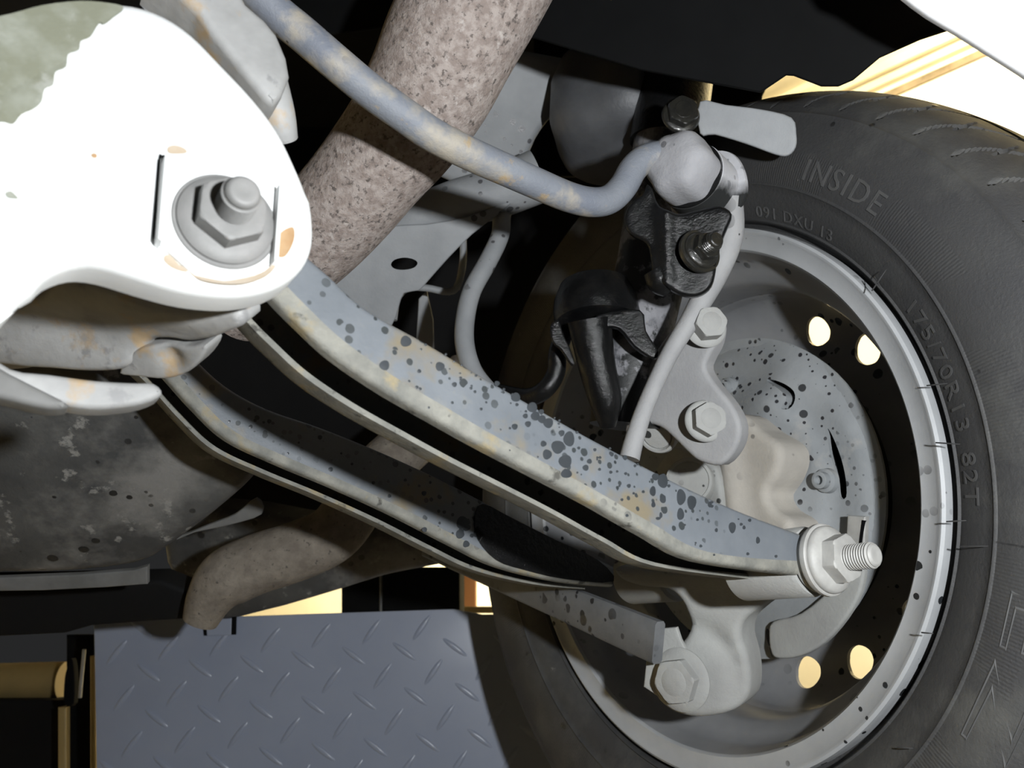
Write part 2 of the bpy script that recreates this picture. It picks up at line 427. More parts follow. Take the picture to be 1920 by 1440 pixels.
def tyre_fn(t, a, r):
    if .262 < r and -.004 < a < .144:
        aa = a if a < .07 else .14-a
        ph = (t*60/(2*math.pi) + (1.0*(aa+.004)/.042)) % 1
        if r > .283: ph2 = ph
        if ph < .055 and not (.0385 < aa < .0445): return r-.0028, a
        ph2 = (t*60/(2*math.pi)+.5-aa*7) % 1
        if ph2 < .045 and .008 < aa < .026: return r-.0015, a
    return r, a
wheel = None
mb = MB(); lathe(mb, WC, WF, prof, NS, tyre_fn, cap=False)
mb.uv = [((i % NS)/NS if False else math.atan2(0, 1), 0) for i in range(0)]
uvs = []
for (a, r) in prof:
    for j in range(NS): uvs.append((j/NS, r*4))
mb.uv = uvs
tyre = top('car_tyre', 'black rubber tyre with worn shoulder tread, mounted around the grey steel wheel', 'tyre', WC-WV*.287+WN*.07)
obj('tyre_carcass', mb, 'tyre', tyre, smooth=35)
sr = sorted([(r, a) for a, r in side if a < 0.0 and r > .1885])
def side_t(r):
    for (r0, a0), (r1, a1) in zip(sr, sr[1:]):
        if r0 <= r <= r1: return a0+(a1-a0)*(r-r0)/max(1e-9, r1-r0)
    return sr[-1][1]
def lettering(name, text, th0, r0, size, parent, raise_=.0006, width=None, outline=False):
    cu = bpy.data.curves.new('t', 'FONT'); cu.body = text; cu.size = size*1.4; cu.space_character = 1.15
    if outline:
        cu.fill_mode = 'NONE'; cu.bevel_depth = .0004; cu.bevel_resolution = 0
    else: cu.extrude = .5
    cu.resolution_u = 3
    o = bpy.data.objects.new('t', cu); S.collection.objects.link(o)
    bpy.context.view_layer.update()
    me = bpy.data.meshes.new_from_object(o.evaluated_get(bpy.context.evaluated_depsgraph_get()))
    xs = [q.co.x for q in me.vertices]; sx = (width/(max(xs)-min(xs))) if width else 1
    b = MB()
    for q in me.vertices:
        r = r0+q.co.y; t = th0-q.co.x*sx/r0
        h = (raise_*(1 if q.co.z > 0 else -.6)) if not outline else q.co.z+.0001
        b.v.append(WC+WN*(side_t(r)-h)+(WU*math.cos(t)+WV*math.sin(t))*r)
    b.f = [tuple(pp.vertices) for pp in me.polygons]
    bpy.data.objects.remove(o); bpy.data.meshes.remove(me)
    return obj(name, b, 'tyreletter', parent, smooth=0)
t0, r0 = wth(1686, 572); t1, _ = wth(1784, 798)
lettering('size_lettering', '175/70R13', t0, .1945, .0088, tyre, width=(t0-t1)*.1945)
t0, _ = wth(1793, 848); t1, _ = wth(1803, 945)
lettering('load_lettering', '82T', t0, .1945, .0088, tyre, width=(t0-t1)*.1945)
t0, _ = wth(1515, 318); t1, _ = wth(1668, 372)
lettering('inside_lettering', 'INSIDE', t0, .2185, .0130, tyre, width=(t0-t1)*.22)
t0, _ = wth(1405, 405); t1, _ = wth(1550, 440)
lettering('code_lettering', '091 DXU 13', t0, .1920, .0065, tyre, width=(t0-t1)*.192)
t0, _ = wth(1886, 1085); t1, _ = wth(1806, 1360)
lettering('brand_lettering', 'EZ', t0, .2222, .0220, tyre, width=(t0-t1)*.222, outline=True)
# moulding vents: small rubber whiskers on the sidewall
for (x, y, x2, y2) in [(1635, 545, 1662, 505), (1738, 723, 1776, 719), (1755, 830, 1800, 833), (1775, 978, 1812, 976), (1800, 1025, 1852, 1024), (1728, 1186, 1750, 1188), (1683, 1402, 1712, 1403), (1640, 520, 1655, 545)]:
    p_ = wpl(-.0135)
    obj('rubber_whisker', tube(MB(), [p_.hit(x, y), p_.hit((x+x2)/2, (y+y2)/2, .002), p_.hit(x2, y2, .001)], [.0004, .0004, .0002], 6, 2), 'tyre', tyre)

wheel = top('steel_wheel', 'grey pressed steel car wheel with round vent holes, seen from its inner side', 'wheel', WC-WV*.183+WN*.06)
inner = [(.006, .1840), (.001, .1845), (-.0035, .1838), (-.0045, .1822), (-.0040, .1805), (-.0025, .1790), (-.0015, .1700), (.0005, .1685), (.004, .1675), (.016, .1660), (.022, .1645), (.028, .1600),
         (.034, .1540), (.040, .1515), (.075, .1510), (.085, .1530), (.100, .1600), (.112, .1640), (.130, .1665), (.138, .1700), (.141, .1830), (.136, .1845)]
outer = []
for i, (a, r) in enumerate(inner):
    a0, r0 = inner[max(0, i-1)]; a1, r1 = inner[min(len(inner)-1, i+1)]
    d = V((a1-a0, r1-r0)).normalized(); nn = V((-d.y, d.x))*.0024
    if nn.y < 0 and i > 8: nn = -nn
    outer.append((a+nn.x, r+nn.y))
outer = [(a+(.0026 if i < 8 else 0), r if i < 8 else inner[i][1]+.0026) for i, (a, r) in enumerate(inner)]
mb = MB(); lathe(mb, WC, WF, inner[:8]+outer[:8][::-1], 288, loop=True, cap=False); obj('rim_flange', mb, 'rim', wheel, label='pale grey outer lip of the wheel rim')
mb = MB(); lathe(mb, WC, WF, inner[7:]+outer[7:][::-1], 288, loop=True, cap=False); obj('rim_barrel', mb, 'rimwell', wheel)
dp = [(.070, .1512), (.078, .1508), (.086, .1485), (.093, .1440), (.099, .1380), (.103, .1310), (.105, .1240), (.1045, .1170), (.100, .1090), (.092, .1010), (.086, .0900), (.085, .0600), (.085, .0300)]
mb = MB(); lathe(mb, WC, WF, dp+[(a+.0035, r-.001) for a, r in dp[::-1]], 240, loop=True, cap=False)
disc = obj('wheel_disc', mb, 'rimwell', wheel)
tA, rA = wth(1526, 632, .102); tB, rB = wth(1626, 645, .102)
tC, rC = wth(1505, 1258, .102); tD, rD = wth(1608, 1258, .102)
print('holes', [round(math.degrees(q), 1) for q in (tA, tB, tC, tD)], rA, rB, rC, rD)
cut = MB()
for i in range(16):                                          # eight pairs of vent holes
    t = math.radians(70+45*(i//2)+(10 if i % 2 else -10))
    if i//2 == 1: continue
    c0 = WC+(WU*math.cos(t)+WV*math.sin(t))*.1280
    lathe(cut, c0+WN*.06, WN, [(0, .0108), (.08, .0108)], 32)
co = obj('cutter', cut, 'black', world=False)
md = disc.modifiers.new('b', 'BOOLEAN'); md.object = co; md.operation = 'DIFFERENCE'; md.solver = 'EXACT'
bpy.context.view_layer.update()
nm = bpy.data.meshes.new_from_object(disc.evaluated_get(bpy.context.evaluated_depsgraph_get()))
disc.modifiers.clear(); disc.data = nm; bpy.data.objects.remove(co)
nm.shade_smooth(); nm.set_sharp_from_angle(angle=math.radians(35))

# brake disc behind the shield and the dust shield itself
brake = top('brake_dust_shield', 'round dusty grey brake backing plate with slots inside the wheel', 'brake shield', WC+WN*.055-WV*.115)
sp = wpl(.052)
ctr = sp.ab(1400, 936)
cO = V(((WC+WN*.052-sp.O).dot(sp.e1), (WC+WN*.052-sp.O).dot(sp.e2)))
def circ(cx, cy, r, n=48, a0=0, a1=360): return [(cx+r*math.cos(math.radians(a0+(a1-a0)*i/n)), cy+r*math.sin(math.radians(a0+(a1-a0)*i/n))) for i in range(n)]
def abs_(pts): return [tuple(sp.ab(*q)) for q in pts]
bumps = [(sp.ab(1470, 745), .020, .006), (sp.ab(1545, 905), .012, -.003), (sp.ab(1470, 690), .03, .002), (sp.ab(1500, 880), .016, -.004), (sp.ab(1480, 970), .014, .003), (sp.ab(1420, 780), .018, .004)]
def sb(a, b):
    r = math.hypot(a-cO.x, b-cO.y); h = 0
    h += .006/(1+math.exp((r-.078)/.002))                     # raised centre
    h -= .004/(1+math.exp(-(r-.106)/.0015))
    for c, s, k in bumps: h += k*math.exp(-((a-c.x)**2+(b-c.y)**2)/(s*s))
    return h
slots = [abs_([(1448, 712), (1468, 716), (1486, 724), (1498, 736), (1499, 752), (1492, 768), (1482, 768), (1486, 752), (1484, 742), (1468, 728), (1450, 718)]),
         abs_([(1551, 804), (1562, 820), (1577, 860), (1585, 900), (1586, 932), (1573, 932), (1568, 895), (1556, 850)]),
         abs_([(1436, 1184), (1442, 1182), (1447, 1212), (1446, 1230), (1440, 1228)])]
mb = stamp(MB(), circ(cO.x, cO.y, .1155, 72), sp, h=.003, r=.0012, bump=sb, grid=.0045, holes=slots, smooth=1, ds=.004, ab=True)
obj('backing_plate', mb, 'shield', brake, smooth=50)
drum = MB(); lathe(drum, WC+WN*.062, WF, [(0, .104), (.0, .106), (.012, .108), (.014, .1), (.014, .03)], 96); obj('brake_disc', drum, 'bodydark', brake)
for (x, y, rr) in [(1364, 727, .0055), (1546, 901, .0055)]:
    c = sp.hit(x, y, .005)
    mb = MB(); lathe(mb, c, -WN, [(-.004, rr*1.5), (0, rr*1.4), (.001, rr), (.006, rr), (.0065, rr*.8), (.0065, rr*.55), (.003, rr*.5)], 32); obj('rivet', mb, 'shield', brake)
# round stub with hole
c = sp.hit(1412, 793, .004)
mb = tube(MB(), [c, c+V((.03, -.004, .012))*.5, c+V((.03, -.006, .012))], [.0075, .0075, .0068], 24, 3); obj('adjuster_sleeve', mb, 'castgrey', brake)
mb = stamp(MB(), [(1440, 1190), (1448, 1165), (1500, 1150), (1560, 1100), (1590, 1060), (1618, 1060), (1612, 1110), (1585, 1160), (1545, 1205), (1500, 1230), (1460, 1235), (1445, 1225)], sp, h=.004, r=.002, off=.008)
obj('splash_panel', mb, 'castgrey', brake)
mb = stamp(MB(), [(1588, 966), (1622, 968), (1620, 1040), (1600, 1060), (1585, 1020)], sp, h=.004, r=.0012, off=.012, smooth=1)
obj('sensor_tab', mb, 'nutpale', brake, label='small pale tab beside the link bolt')
mb = stamp(MB(), [(1616, 975), (1621, 976), (1614, 1030), (1609, 1029)], sp, h=.002, r=.0, off=.0125, smooth=1); obj('tab_slot', mb, 'black', brake)

# ---------------------------------------------------------------- links
AX = V((.54, -.8, .26)).normalized()
P1 = P(438, 390, .25); P2 = P(1545, 1050, .385)
def channel(name_mat, tops, bots, pl, w, lip1, lip2, th=.0024, crease=.0068):
    """folded channel swept along the link; tops and bots are the near wall's edges"""
    T = cr([pl.hit(*q) for q in tops], 6); B = cr([pl.hit(*q) for q in bots], 6)
    mb = MB(); back = -pl.N; rings = []
    for t, b in zip(T, B):
        H = (b-t).length; d = (b-t)/H; rc = .0028
        out = []                                            # (a, y) outer line
        out.append((lip1, H))
        def arc(ca, cy, a0, a1):
            for k in range(5):
                q = math.radians(a0+(a1-a0)*k/4); out.append((ca+rc*math.cos(q), cy+rc*math.sin(q)))
        arc(rc, H-rc, 90, 180); out.append((0, H-crease)); nlip = len(out)-1; arc(rc, rc, 180, 270); arc(w-rc, rc, 270, 360); arc(w-rc, H-rc, 0, 90)
        out.append((w-lip2, H))
        inn = []
        for k, q in enumerate(out):
            q0 = V(out[max(0, k-1)]); q1 = V(out[min(len(out)-1, k+1)]); dd = (q1-q0)
            dd.normalize(); nn = V((-dd.y, dd.x))
            inn.append((q[0]+nn.x*th, q[1]+nn.y*th))
        loop = out+inn[::-1]
        k = len(mb.v); mb.v += [t+back*a+d*y for a, y in loop]; rings.append((k, len(loop)))
    # the worn folded edges are parts of their own: segment ranges of the section
    h = rings[0][1]//2
    parts = []
    for lo, hi in ((0, nlip), (nlip, h-1-4), (h-1-4, h-1)):
        p = MB(); n = hi-lo+1
        for k, m in rings:
            for i in range(lo, hi+1): p.v.append(mb.v[k+i])
            for i in range(lo, hi+1): p.v.append(mb.v[k+m-1-i])
        R_ = 2*n
        for g in range(len(rings)-1):
            a, b = g*R_, (g+1)*R_
            for i in range(n-1): p.f.append((a+i, a+i+1, b+i+1, b+i)); p.f.append((a+n+i, b+n+i, b+n+i+1, a+n+i+1))
            p.f.append((a, b, b+n, a+n)); p.f.append((a+n-1, a+2*n-1, b+2*n-1, b+n-1))
        for a in (0, (len(rings)-1)*R_):
            for i in range(n-1): p.f.append((a+i, a+i+1, a+n+i+1, a+n+i))
        parts.append(p)
    return parts
pl1 = Plane(P2-AX*.004, AX)
link1 = top('lateral_link', 'near bluish grey folded suspension link spattered with oil drops, nut at its right end', 'suspension link', P2-AX*.02, 'parallel lateral links')
tops1 = [(520, 430), (570, 472), (620, 515), (690, 578), (800, 640), (900, 700), (1000, 758), (1100, 815), (1200, 868), (1300, 918), (1400, 962), (1508, 1002)]
bots1 = [(455, 480), (505, 548), (560, 605), (625, 665), (715, 727), (815, 785), (910, 838), (1010, 890), (1110, 943), (1210, 1000), (1310, 1050), (1500, 1078)]
ps = channel(None, tops1, bots1, pl1, .042, .0062, .0125)
obj('near_lip', ps[0], 'linkedge', link1, label='worn beige folded lower edge', smooth=50); obj('channel_body', ps[1], 'link', link1, smooth=50); obj('far_lip', ps[2], 'linkedge', link1, label='pale worn far edge', smooth=50)
mb = MB(); lathe(mb, P2-AX*.050, AX, [(0, .015), (.001, .0170), (.041, .0170), (.043, .0160), (.043, .012), (.0440, .012), (.0445, .0150), (.049, .0150), (.049, .004)], 64)
obj('bushing', mb, 'castgrey', link1, label='grey dusty round bushing at the link end')
def drops(pl, lst, parent, m='oildrop', off=.0001, hgt=.0001):
    mb = MB()
    for q in lst:
        x, y, rx = q[:3]; ry = q[3] if len(q) > 3 else rx
        c = pl.hit(x, y); ux = pl.hit(x+1, y)-c; uy = pl.hit(x, y+1)-c
        n = 16; k = len(mb.v)
        for rad, h in ((1, -.0002), (.93, off), (.5, off+hgt*.8)):
            for i in range(n):
                a = 2*math.pi*i/n; j = 1+.06*math.sin(3*a+x)
                mb.v.append(c+ux*rx*rad*j*math.cos(a)+uy*ry*rad*j*math.sin(a)+pl.N*h)
        mb.v.append(c+pl.N*(off+hgt))
        for g in range(2):
            for i in range(n): j = (i+1) % n; mb.f.append((k+g*n+i, k+g*n+j, k+(g+1)*n+j, k+(g+1)*n+i))
        for i in range(n): mb.f.append((k+2*n+i, k+2*n+(i+1) % n, k+3*n))
    o = obj('oil_drops', mb, m, parent); o['kind'] = 'stuff'; return o
D1 = [(761, 640, 11), (721, 685, 10), (825, 687, 9), (786, 696, 4), (852, 721, 5), (967, 745, 9), (932, 719, 5), (998, 764, 10), (1004, 780, 9), (985, 780, 5), (1016, 786, 8), (1028, 793, 10),
      (965, 800, 6), (990, 795, 6), (1067, 823, 11, 15), (1046, 838, 13), (1026, 852, 9, 10), (1060, 865, 13), (1062, 888, 11, 9), (1105, 865, 5), (1098, 877, 6), (1243, 902, 10, 14), (1229, 894, 7),
      (1224, 921, 6, 10), (1243, 936, 6, 8), (1225, 946, 4, 6), (1277, 932, 9, 16), (1297, 942, 9, 14), (1276, 964, 7, 12), (1373, 989, 7, 11), (1343, 994, 3, 4), (1395, 989, 3, 4), (1421, 1013, 4, 7),
      (1331, 946, 4, 6), (1179, 911, 4), (1173, 888, 3), (1206, 922, 3), (883, 728, 3), (902, 767, 3), (848, 755, 3), (1053, 812, 6), (1019, 832, 6), (1239, 966, 3, 6), (1234, 972, 5, 3), (1188, 925, 2.5),
      (1157, 884, 2.5), (1124, 880, 3), (1147, 852, 4), (1120, 858, 2.5), (1455, 1043, 3, 3), (1085, 840, 3), (1172, 858, 4, 5), (1015, 752+20, 5)]
for i in range(70):
    s = random.random(); k = 4+random.random()*6.5; i0 = int(k); f = k-i0
    t = V(tops1[i0]).lerp(V(tops1[i0+1]), f); b = V(bots1[i0]).lerp(V(bots1[i0+1]), f); q = t.lerp(b, .02+.25*random.random()**2 if random.random() < .6 else random.random()*.9)
    D1.append((q.x, q.y, random.uniform(1.4, 3.4)))
drops(pl1, D1, link1)
pl2 = Plane(P2-AX*.160, AX)
link2 = top('lateral_link', 'far grey suspension link below and behind the near one, oil-soaked at its right end', 'suspension link', pl2.hit(1180, 1090), 'parallel lateral links')
tops2 = [(300, 610), (350, 655), (420, 720), (500, 765), (600, 800), (700, 840), (800, 885), (880, 925), (960, 968), (1060, 1018), (1150, 1060)]
bots2 = [(240, 640), (295, 690), (360, 762), (425, 822), (520, 868), (625, 912), (740, 965), (850, 1022), (935, 1062), (1050, 1090), (1150, 1100)]
ps = channel(None, tops2, bots2, pl2, .042, .0062, .0125, crease=.0055)
obj('near_lip', ps[0], 'linkedge', link2, smooth=50); obj('channel_body', ps[1], 'link', link2, smooth=50); obj('far_lip', ps[2], 'linkedge', link2, smooth=50)
mb = MB(); lathe(mb, pl2.hit(1185, 1082, -.045), AX, [(0, .016), (.001, .019), (.046, .019), (.048, .017), (.048, .01)], 48); obj('bushing', mb, 'castgrey', link2)
D2 = [(x, y, random.uniform(2, 5)) for x, y in [(470, 800), (505, 790), (560, 830), (600, 820), (640, 850), (620, 880), (700, 905), (760, 900), (730, 930), (795, 925), (840, 935), (792, 880), (833, 960), (660, 870), (540, 850), (430, 790)]]
D2 += [(random.gauss(900, 45), random.gauss(985, 22), random.uniform(4, 13)) for i in range(26)]
D2 = [q for q in D2 if 700 + .53*(q[0]-375) + 10 < q[1] < 1062-(935-q[0])*.55-8 or q[0] < 800]
drops(pl2, D2, link2)
mb = stamp(MB(), [(905, 945), (960, 972), (1040, 1012), (1120, 1050), (1150, 1090), (1060, 1086), (980, 1068), (930, 1050), (895, 1010), (890, 970)], pl2, h=.0002, r=0, bump=lambda a, b: .0005, off=.0006)
obj('oil_film', mb, 'oily', link2, label='glossy black oil film covering the right part of the link')
# trailing link
q0 = P(1235, 1205, .475); q1 = P(800, 1020, .74)
dl = (q1-q0).normalized(); ndir = (-WN-dl*(-WN).dot(dl)).normalized(); up = dl.cross(ndir)
if up.z < 0: up = -up
tl = top('trailing_link', 'dark spattered flat steel trailing link reaching the bottom bolt of the knuckle', 'suspension link', q0)
mb = MB()
for s0, s1 in ((0, 1),):
    ring = []
    for s, wdt in ((0, .0125), (.08, .0125), (.3, .0120), (1, .0115)):
        c = q0.lerp(q1, s); k = len(mb.v)
        for (x, y) in [(-.004, -.85), (-.0025, -1), (.0025, -1), (.004, -.85), (.004, .85), (.0025, 1), (-.0025, 1), (-.004, .85)]:
            mb.v.append(c+ndir*x+up*y*wdt)
        ring.append(k)
    for a, b in zip(ring, ring[1:]):
        for i in range(8): j = (i+1) % 8; mb.f.append((a+i, a+j, b+j, b+i))
    mb.f.append(tuple(range(ring[0], ring[0]+8))); mb.f.append(tuple(range(ring[-1], ring[-1]+8))[::-1])
obj('link_bar', mb, 'trail', tl)

# ---------------------------------------------------------------- knuckle and strut
kn = top('wheel_knuckle', 'pale dusty cast steel knuckle joining strut, links and brake inside the wheel', 'knuckle', P(1320, 1300, .49))
kp = wpl(.018)
bp1 = [kp.ab(1400, 900), kp.ab(1370, 960)]
mb = stamp(MB(), [(1352, 800), (1385, 775), (1420, 805), (1455, 830), (1463, 860), (1452, 895), (1435, 925), (1450, 955), (1478, 975), (1483, 1010), (1470, 1040), (1390, 1030), (1352, 1000), (1335, 940), (1322, 890), (1300, 868), (1320, 830)],
           kp, h=.030, r=.006, bump=lambda a, b: .007*math.exp(-((a-bp1[0].x+.012+(b-bp1[0].y)*.25)/.009)**2), grid=.004)
obj('cast_arm', mb, 'cast', kn, label='tan dusted vertical arm')
kp0 = wpl(-.002)
mb = stamp(MB(), [(1240, 860), (1262, 838), (1300, 850), (1340, 875), (1352, 940), (1350, 1000), (1300, 1000), (1240, 960), (1220, 900)], kp0, h=.03, r=.003, off=-.010); obj('hub_web', mb, 'castgrey', kn)
mb = MB(); c = kp0.hit(1292, 902, .004); lathe(mb, c, V((-.40, -.86, .28)), [(-.012, .0165), (0, .0165), (.0018, .0158), (.002, .0140), (.0008, .0135), (.0008, .003)], 56); obj('hub_boss', mb, 'castgrey', kn)
mb = MB(); c = P(1232, 815, .505); lathe(mb, c, V((-.45, -.75, -.35)), [(-.014, .013), (0, .0132), (.0015, .012), (.0015, .0105), (-.0005, .0098), (.001, .009), (.001, .002)], 48); obj('ball_joint_cap', mb, 'castgrey', kn)
# lower arm with bolt boss
lp = Plane(P(1290, 1200, .487), (-.55, -.80, .10))
bz = lp.ab(1290, 1272)
mb = stamp(MB(), [(1155, 1062), (1240, 1066), (1330, 1070), (1420, 1085), (1452, 1112), (1420, 1140), (1393, 1165), (1387, 1195), (1396, 1230), (1401, 1270), (1396, 1310), (1370, 1335), (1320, 1346), (1280, 1343), (1250, 1330), (1225, 1300), (1235, 1240), (1262, 1215),
                   (1284, 1195), (1288, 1160), (1276, 1128), (1250, 1105), (1200, 1100), (1160, 1085)], lp, h=.028, r=.005, grid=.0045,
           bump=lambda a, b: -.004*math.exp(-((math.hypot(a-bz.x, b-bz.y)-.031)/.006)**2))
obj('lower_arm', mb, 'castgrey', kn)
mb = stamp(MB(), [(1226, 1180), (1268, 1176), (1276, 1200), (1298, 1240), (1310, 1290), (1290, 1335), (1262, 1328), (1230, 1304), (1206, 1288), (1212, 1230)], lp, h=.003, r=.001, off=.008, smooth=1)
obj('clevis_plate', mb, 'castgrey', kn)
bolt('hex_bolt', 'large pale dusty hex bolt at the bottom of the knuckle beside the trailing link', lp.hit(1278, 1274, .008), (-.62, -.76, .12), .0185, .0022, .0135, .008, m='castgrey', rot=.3)
bolt('flange_nut', 'pale flange nut on the protruding threaded bolt at the right end of the near link', P2, AX, .0160, .0032, .0118, .0080, .0060, .0165, m='nutpale', rot=.2, wr=.0172, ms='nutpale', parent_cat='nut')
c_ = P(412, 434, .2525); c_ = c_ + AX*((P1-c_).dot(AX))
bolt('alignment_nut', 'large grey flange nut on a threaded bolt in the white crossmember', c_-AX*.001, AX, .0145, .0022, .0108, .0072, .0058, .0135, m='nut', rot=.95+.45, wr=.0158, parent_cat='nut')

strut = top('suspension_strut', 'grey strut tube streaked with black oil behind the stabilizer bracket', 'strut', P(1150, 800, .51))
mb = tube(MB(), [P(1278, 20, .585), P(1262, 180, .56), P(1225, 480, .535), P(1190, 640, .52), P(1172, 800, .51)], [.0235, .0235, .0235, .0235, .0225], 48, 6); obj('damper_tube', mb, 'strut', strut)
bpl = Plane(P(1300, 720, .475), (-.62, -.78, .05))
mb = stamp(MB(), [(1290, 585), (1318, 580), (1345, 600), (1342, 640), (1328, 668), (1322, 690), (1340, 720), (1372, 760), (1388, 800), (1380, 840), (1350, 872), (1310, 865), (1285, 845), (1262, 822), (1235, 800), (1200, 795), (1176, 820), (1172, 790), (1205, 705), (1240, 640)],
           bpl, h=.012, r=.003, grid=.004, off=0); obj('clamp_bracket', mb, 'strutbr', strut)
mb = tube(MB(), [P(1368, 372, .468), P(1368, 440, .468), P(1342, 510, .468), P(1300, 590, .466), P(1255, 665, .463), P(1215, 750, .458), P(1192, 815, .452), P(1180, 860, .448)], [.0075, .0080, .0078, .0060, .0052, .0050, .0054, .0058], 24, 6)
obj('bracket_flange', mb, 'strutbr', strut, label='pale speckled rolled edge running down the bracket')
bolt('hex_bolt', 'upper round-headed pale bolt of the strut bracket', bpl.hit(1322, 614, .002), (.10, -.93, .22), .0125, .002, .0098, .010, m='castgrey', rot=.1)
bolt('hex_bolt', 'lower pale hex bolt of the strut bracket beside the brake shield', bpl.hit(1322, 790, .001), (.10, -.93, .22), .0125, .0022, .0102, .008, m='castgrey', rot=.5)
mb = MB(); lathe(mb, P(1165, 250, .60), V((-.12, -.42, -.9)), [(-.05, .052), (-.03, .056), (0, .054), (.012, .048), (.020, .040), (.022, .03)], 64, fn=lambda t, a, r: (r*(1+.05*math.cos(5*t)), a))
seat = obj('spring_seat', mb, 'seat', strut)
obj('strut_top_cover', tube(MB(), [P(1284, -20, .587), P(1278, 20, .585), P(1262, 180, .56), P(1250, 270, .553)], [.030, .029, .0262, .0255], 40, 4), 'oily', strut, label='black sleeve added to darken the strut top')  # added sleeve: hides the tube top that caught the warm light
# oily hose bracket in front of the strut
hb = top('hose_bracket', 'oil-soaked black hose bracket and boot hanging left of the strut', 'bracket', P(1130, 780, .49))
mb = MB(); lathe(mb, P(1118, 590, .500), V((.02, -.35, -.93)), [(-.02, .022), (-.01, .026), (.0, .027), (.006, .026), (.008, .020), (.008, .006)], 48); obj('clip_cup', mb, 'oily', hb)
mb = tube(MB(), [P(1105, 600, .485), P(1118, 680, .485), P(1135, 750, .485), P(1140, 800, .487)], [.0135, .0115, .0100, .0050], 24, 5); obj('rubber_boot', mb, 'oily', hb)
mb = stamp(MB(), [(1032, 610), (1048, 600), (1056, 625), (1068, 650), (1078, 680), (1070, 682), (1052, 656), (1036, 640)], Plane(P(1050, 640, .48), (0, -1, .2)), h=.003, r=.001); obj('retaining_clip', mb, 'oily', hb)
mb = stamp(MB(), [(1120, 590), (1200, 580), (1212, 620), (1236, 660), (1226, 672), (1190, 650), (1160, 615), (1120, 612)], Plane(P(1170, 620, .475), (0, -1, .2)), h=.004, r=.0012); obj('mount_tab', mb, 'oily', hb)

# ---------------------------------------------------------------- stabilizer bar and bracket
sbx = [(420, -75, .342), (512, 18, .350), (565, 62, .354), (630, 118, .358), (693, 170, .366), (755, 214, .372), (813, 254, .380), (880, 288, .390), (947, 318, .402), (1010, 346, .415), (1065, 369, .426), (1108, 379, .434), (1142, 374, .441), (1168, 350, .446), (1188, 316, .450), (1212, 297, .453), (1245, 292, .456), (1290, 300, .462)]
mb = tube(MB(), [P(*q) for q in sbx], [.0080]*15+[.0080, .0082, .0082], 32, 6)
obj('stabilizer_bar', mb, 'bar', label='long bent blue-grey stabilizer bar with tan rust patches, crossing above the exhaust pipe', cat='stabilizer bar')
br = top('stabilizer_bracket', 'oil-blackened clamp bracket with a pale rubber bush holding the stabilizer bar end', 'bracket', P(1280, 550, .455))
bax = V((.62, .75, -.22)).normalized(); bc = P(1262, 300, .445)
def bush_fn(t, a, r): return r*(1+.05*math.cos(6*t+.5)), a
mb = MB(); lathe(mb, bc, bax, [(-.004, .004), (-.004, .012), (-.001, .0165), (.004, .0185), (.012, .0190), (.020, .0185), (.021, .012)], 60, fn=bush_fn); obj('rubber_bush', mb, 'rubber', br, label='pale grey rubber bush')
mb = MB(); lathe(mb, bc+bax*.0195, bax, [(0, .010), (0, .0196), (.0035, .0196), (.0035, .010)], 48); obj('black_gap_ring', mb, 'oily', br)  # black ring filling the gap between bush and sleeve
mb = MB(); lathe(mb, bc+bax*.022, bax, [(-.001, .015), (-.001, .0185), (.0, .0200), (.020, .0205), (.021, .019), (.021, .01)], 60); obj('clamp_sleeve', mb, 'clamp', br, label='pale metal sleeve with an oily lower half')
mb = MB(); lathe(mb, bc+bax*.043, bax, [(-.002, .018), (-.001, .0245), (.001, .0252), (.003, .0245), (.003, .01)], 60, fn=lambda t, a, r: (r*(1+.03*math.sin(4*t)), a)); obj('clamp_rim', mb, 'clamp', br)
cp = Plane(P(1270, 450, .440), (-.25, -.93, .05))
mb = stamp(MB(), [(1212, 345), (1206, 362), (1188, 375), (1174, 392), (1170, 415), (1180, 437), (1203, 450), (1215, 462), (1220, 490), (1224, 512), (1240, 530), (1262, 546), (1290, 556), (1315, 552), (1334, 535), (1342, 505), (1346, 470), (1362, 430), (1372, 400), (1350, 385), (1310, 392), (1270, 400), (1236, 385), (1222, 352)],
           cp, h=.006, r=.0022, grid=.003, bump=lambda a, b: .0035*math.exp(-((a-cp.ab(1250, 450).x)/.004)**2)); obj('clamp_plate', mb, 'oily', br)
mb = tube(MB(), [P(1228, 505, .447), P(1240, 525, .447), P(1256, 540, .448)], [.007, .0085, .006], 20, 4); obj('clamp_stub', mb, 'oily', br)
bolt('hex_nut', 'dark oil-coated nut and stud on the lower part of the stabilizer bracket', cp.hit(1310, 473, .0005), (.38, -.88, .28), .0105, .002, .0078, .0055, .0052, .0090, m='oilnut', rot=.2, wr=.0125, parent_cat='nut')
bolt('hex_bolt', 'dark oil-coated bolt head above the stabilizer bush', P(1276, 218, .478), (.05, -.95, .2), .0115, .002, .0095, .006, m='oilnut', rot=.6, parent_cat='bolt')
mb = stamp(MB(), [(1312, 190), (1360, 196), (1430, 205), (1484, 220), (1493, 250), (1492, 275), (1478, 291), (1455, 290), (1400, 270), (1340, 252), (1312, 250)], Plane(P(1400, 240, .480), (-.35, -.9, -.15)), h=.003, r=.0012)
obj('spring_seat_tab', mb, 'body', label='flat grey rounded metal tab pointing right above the tyre sidewall', cat='metal tab')

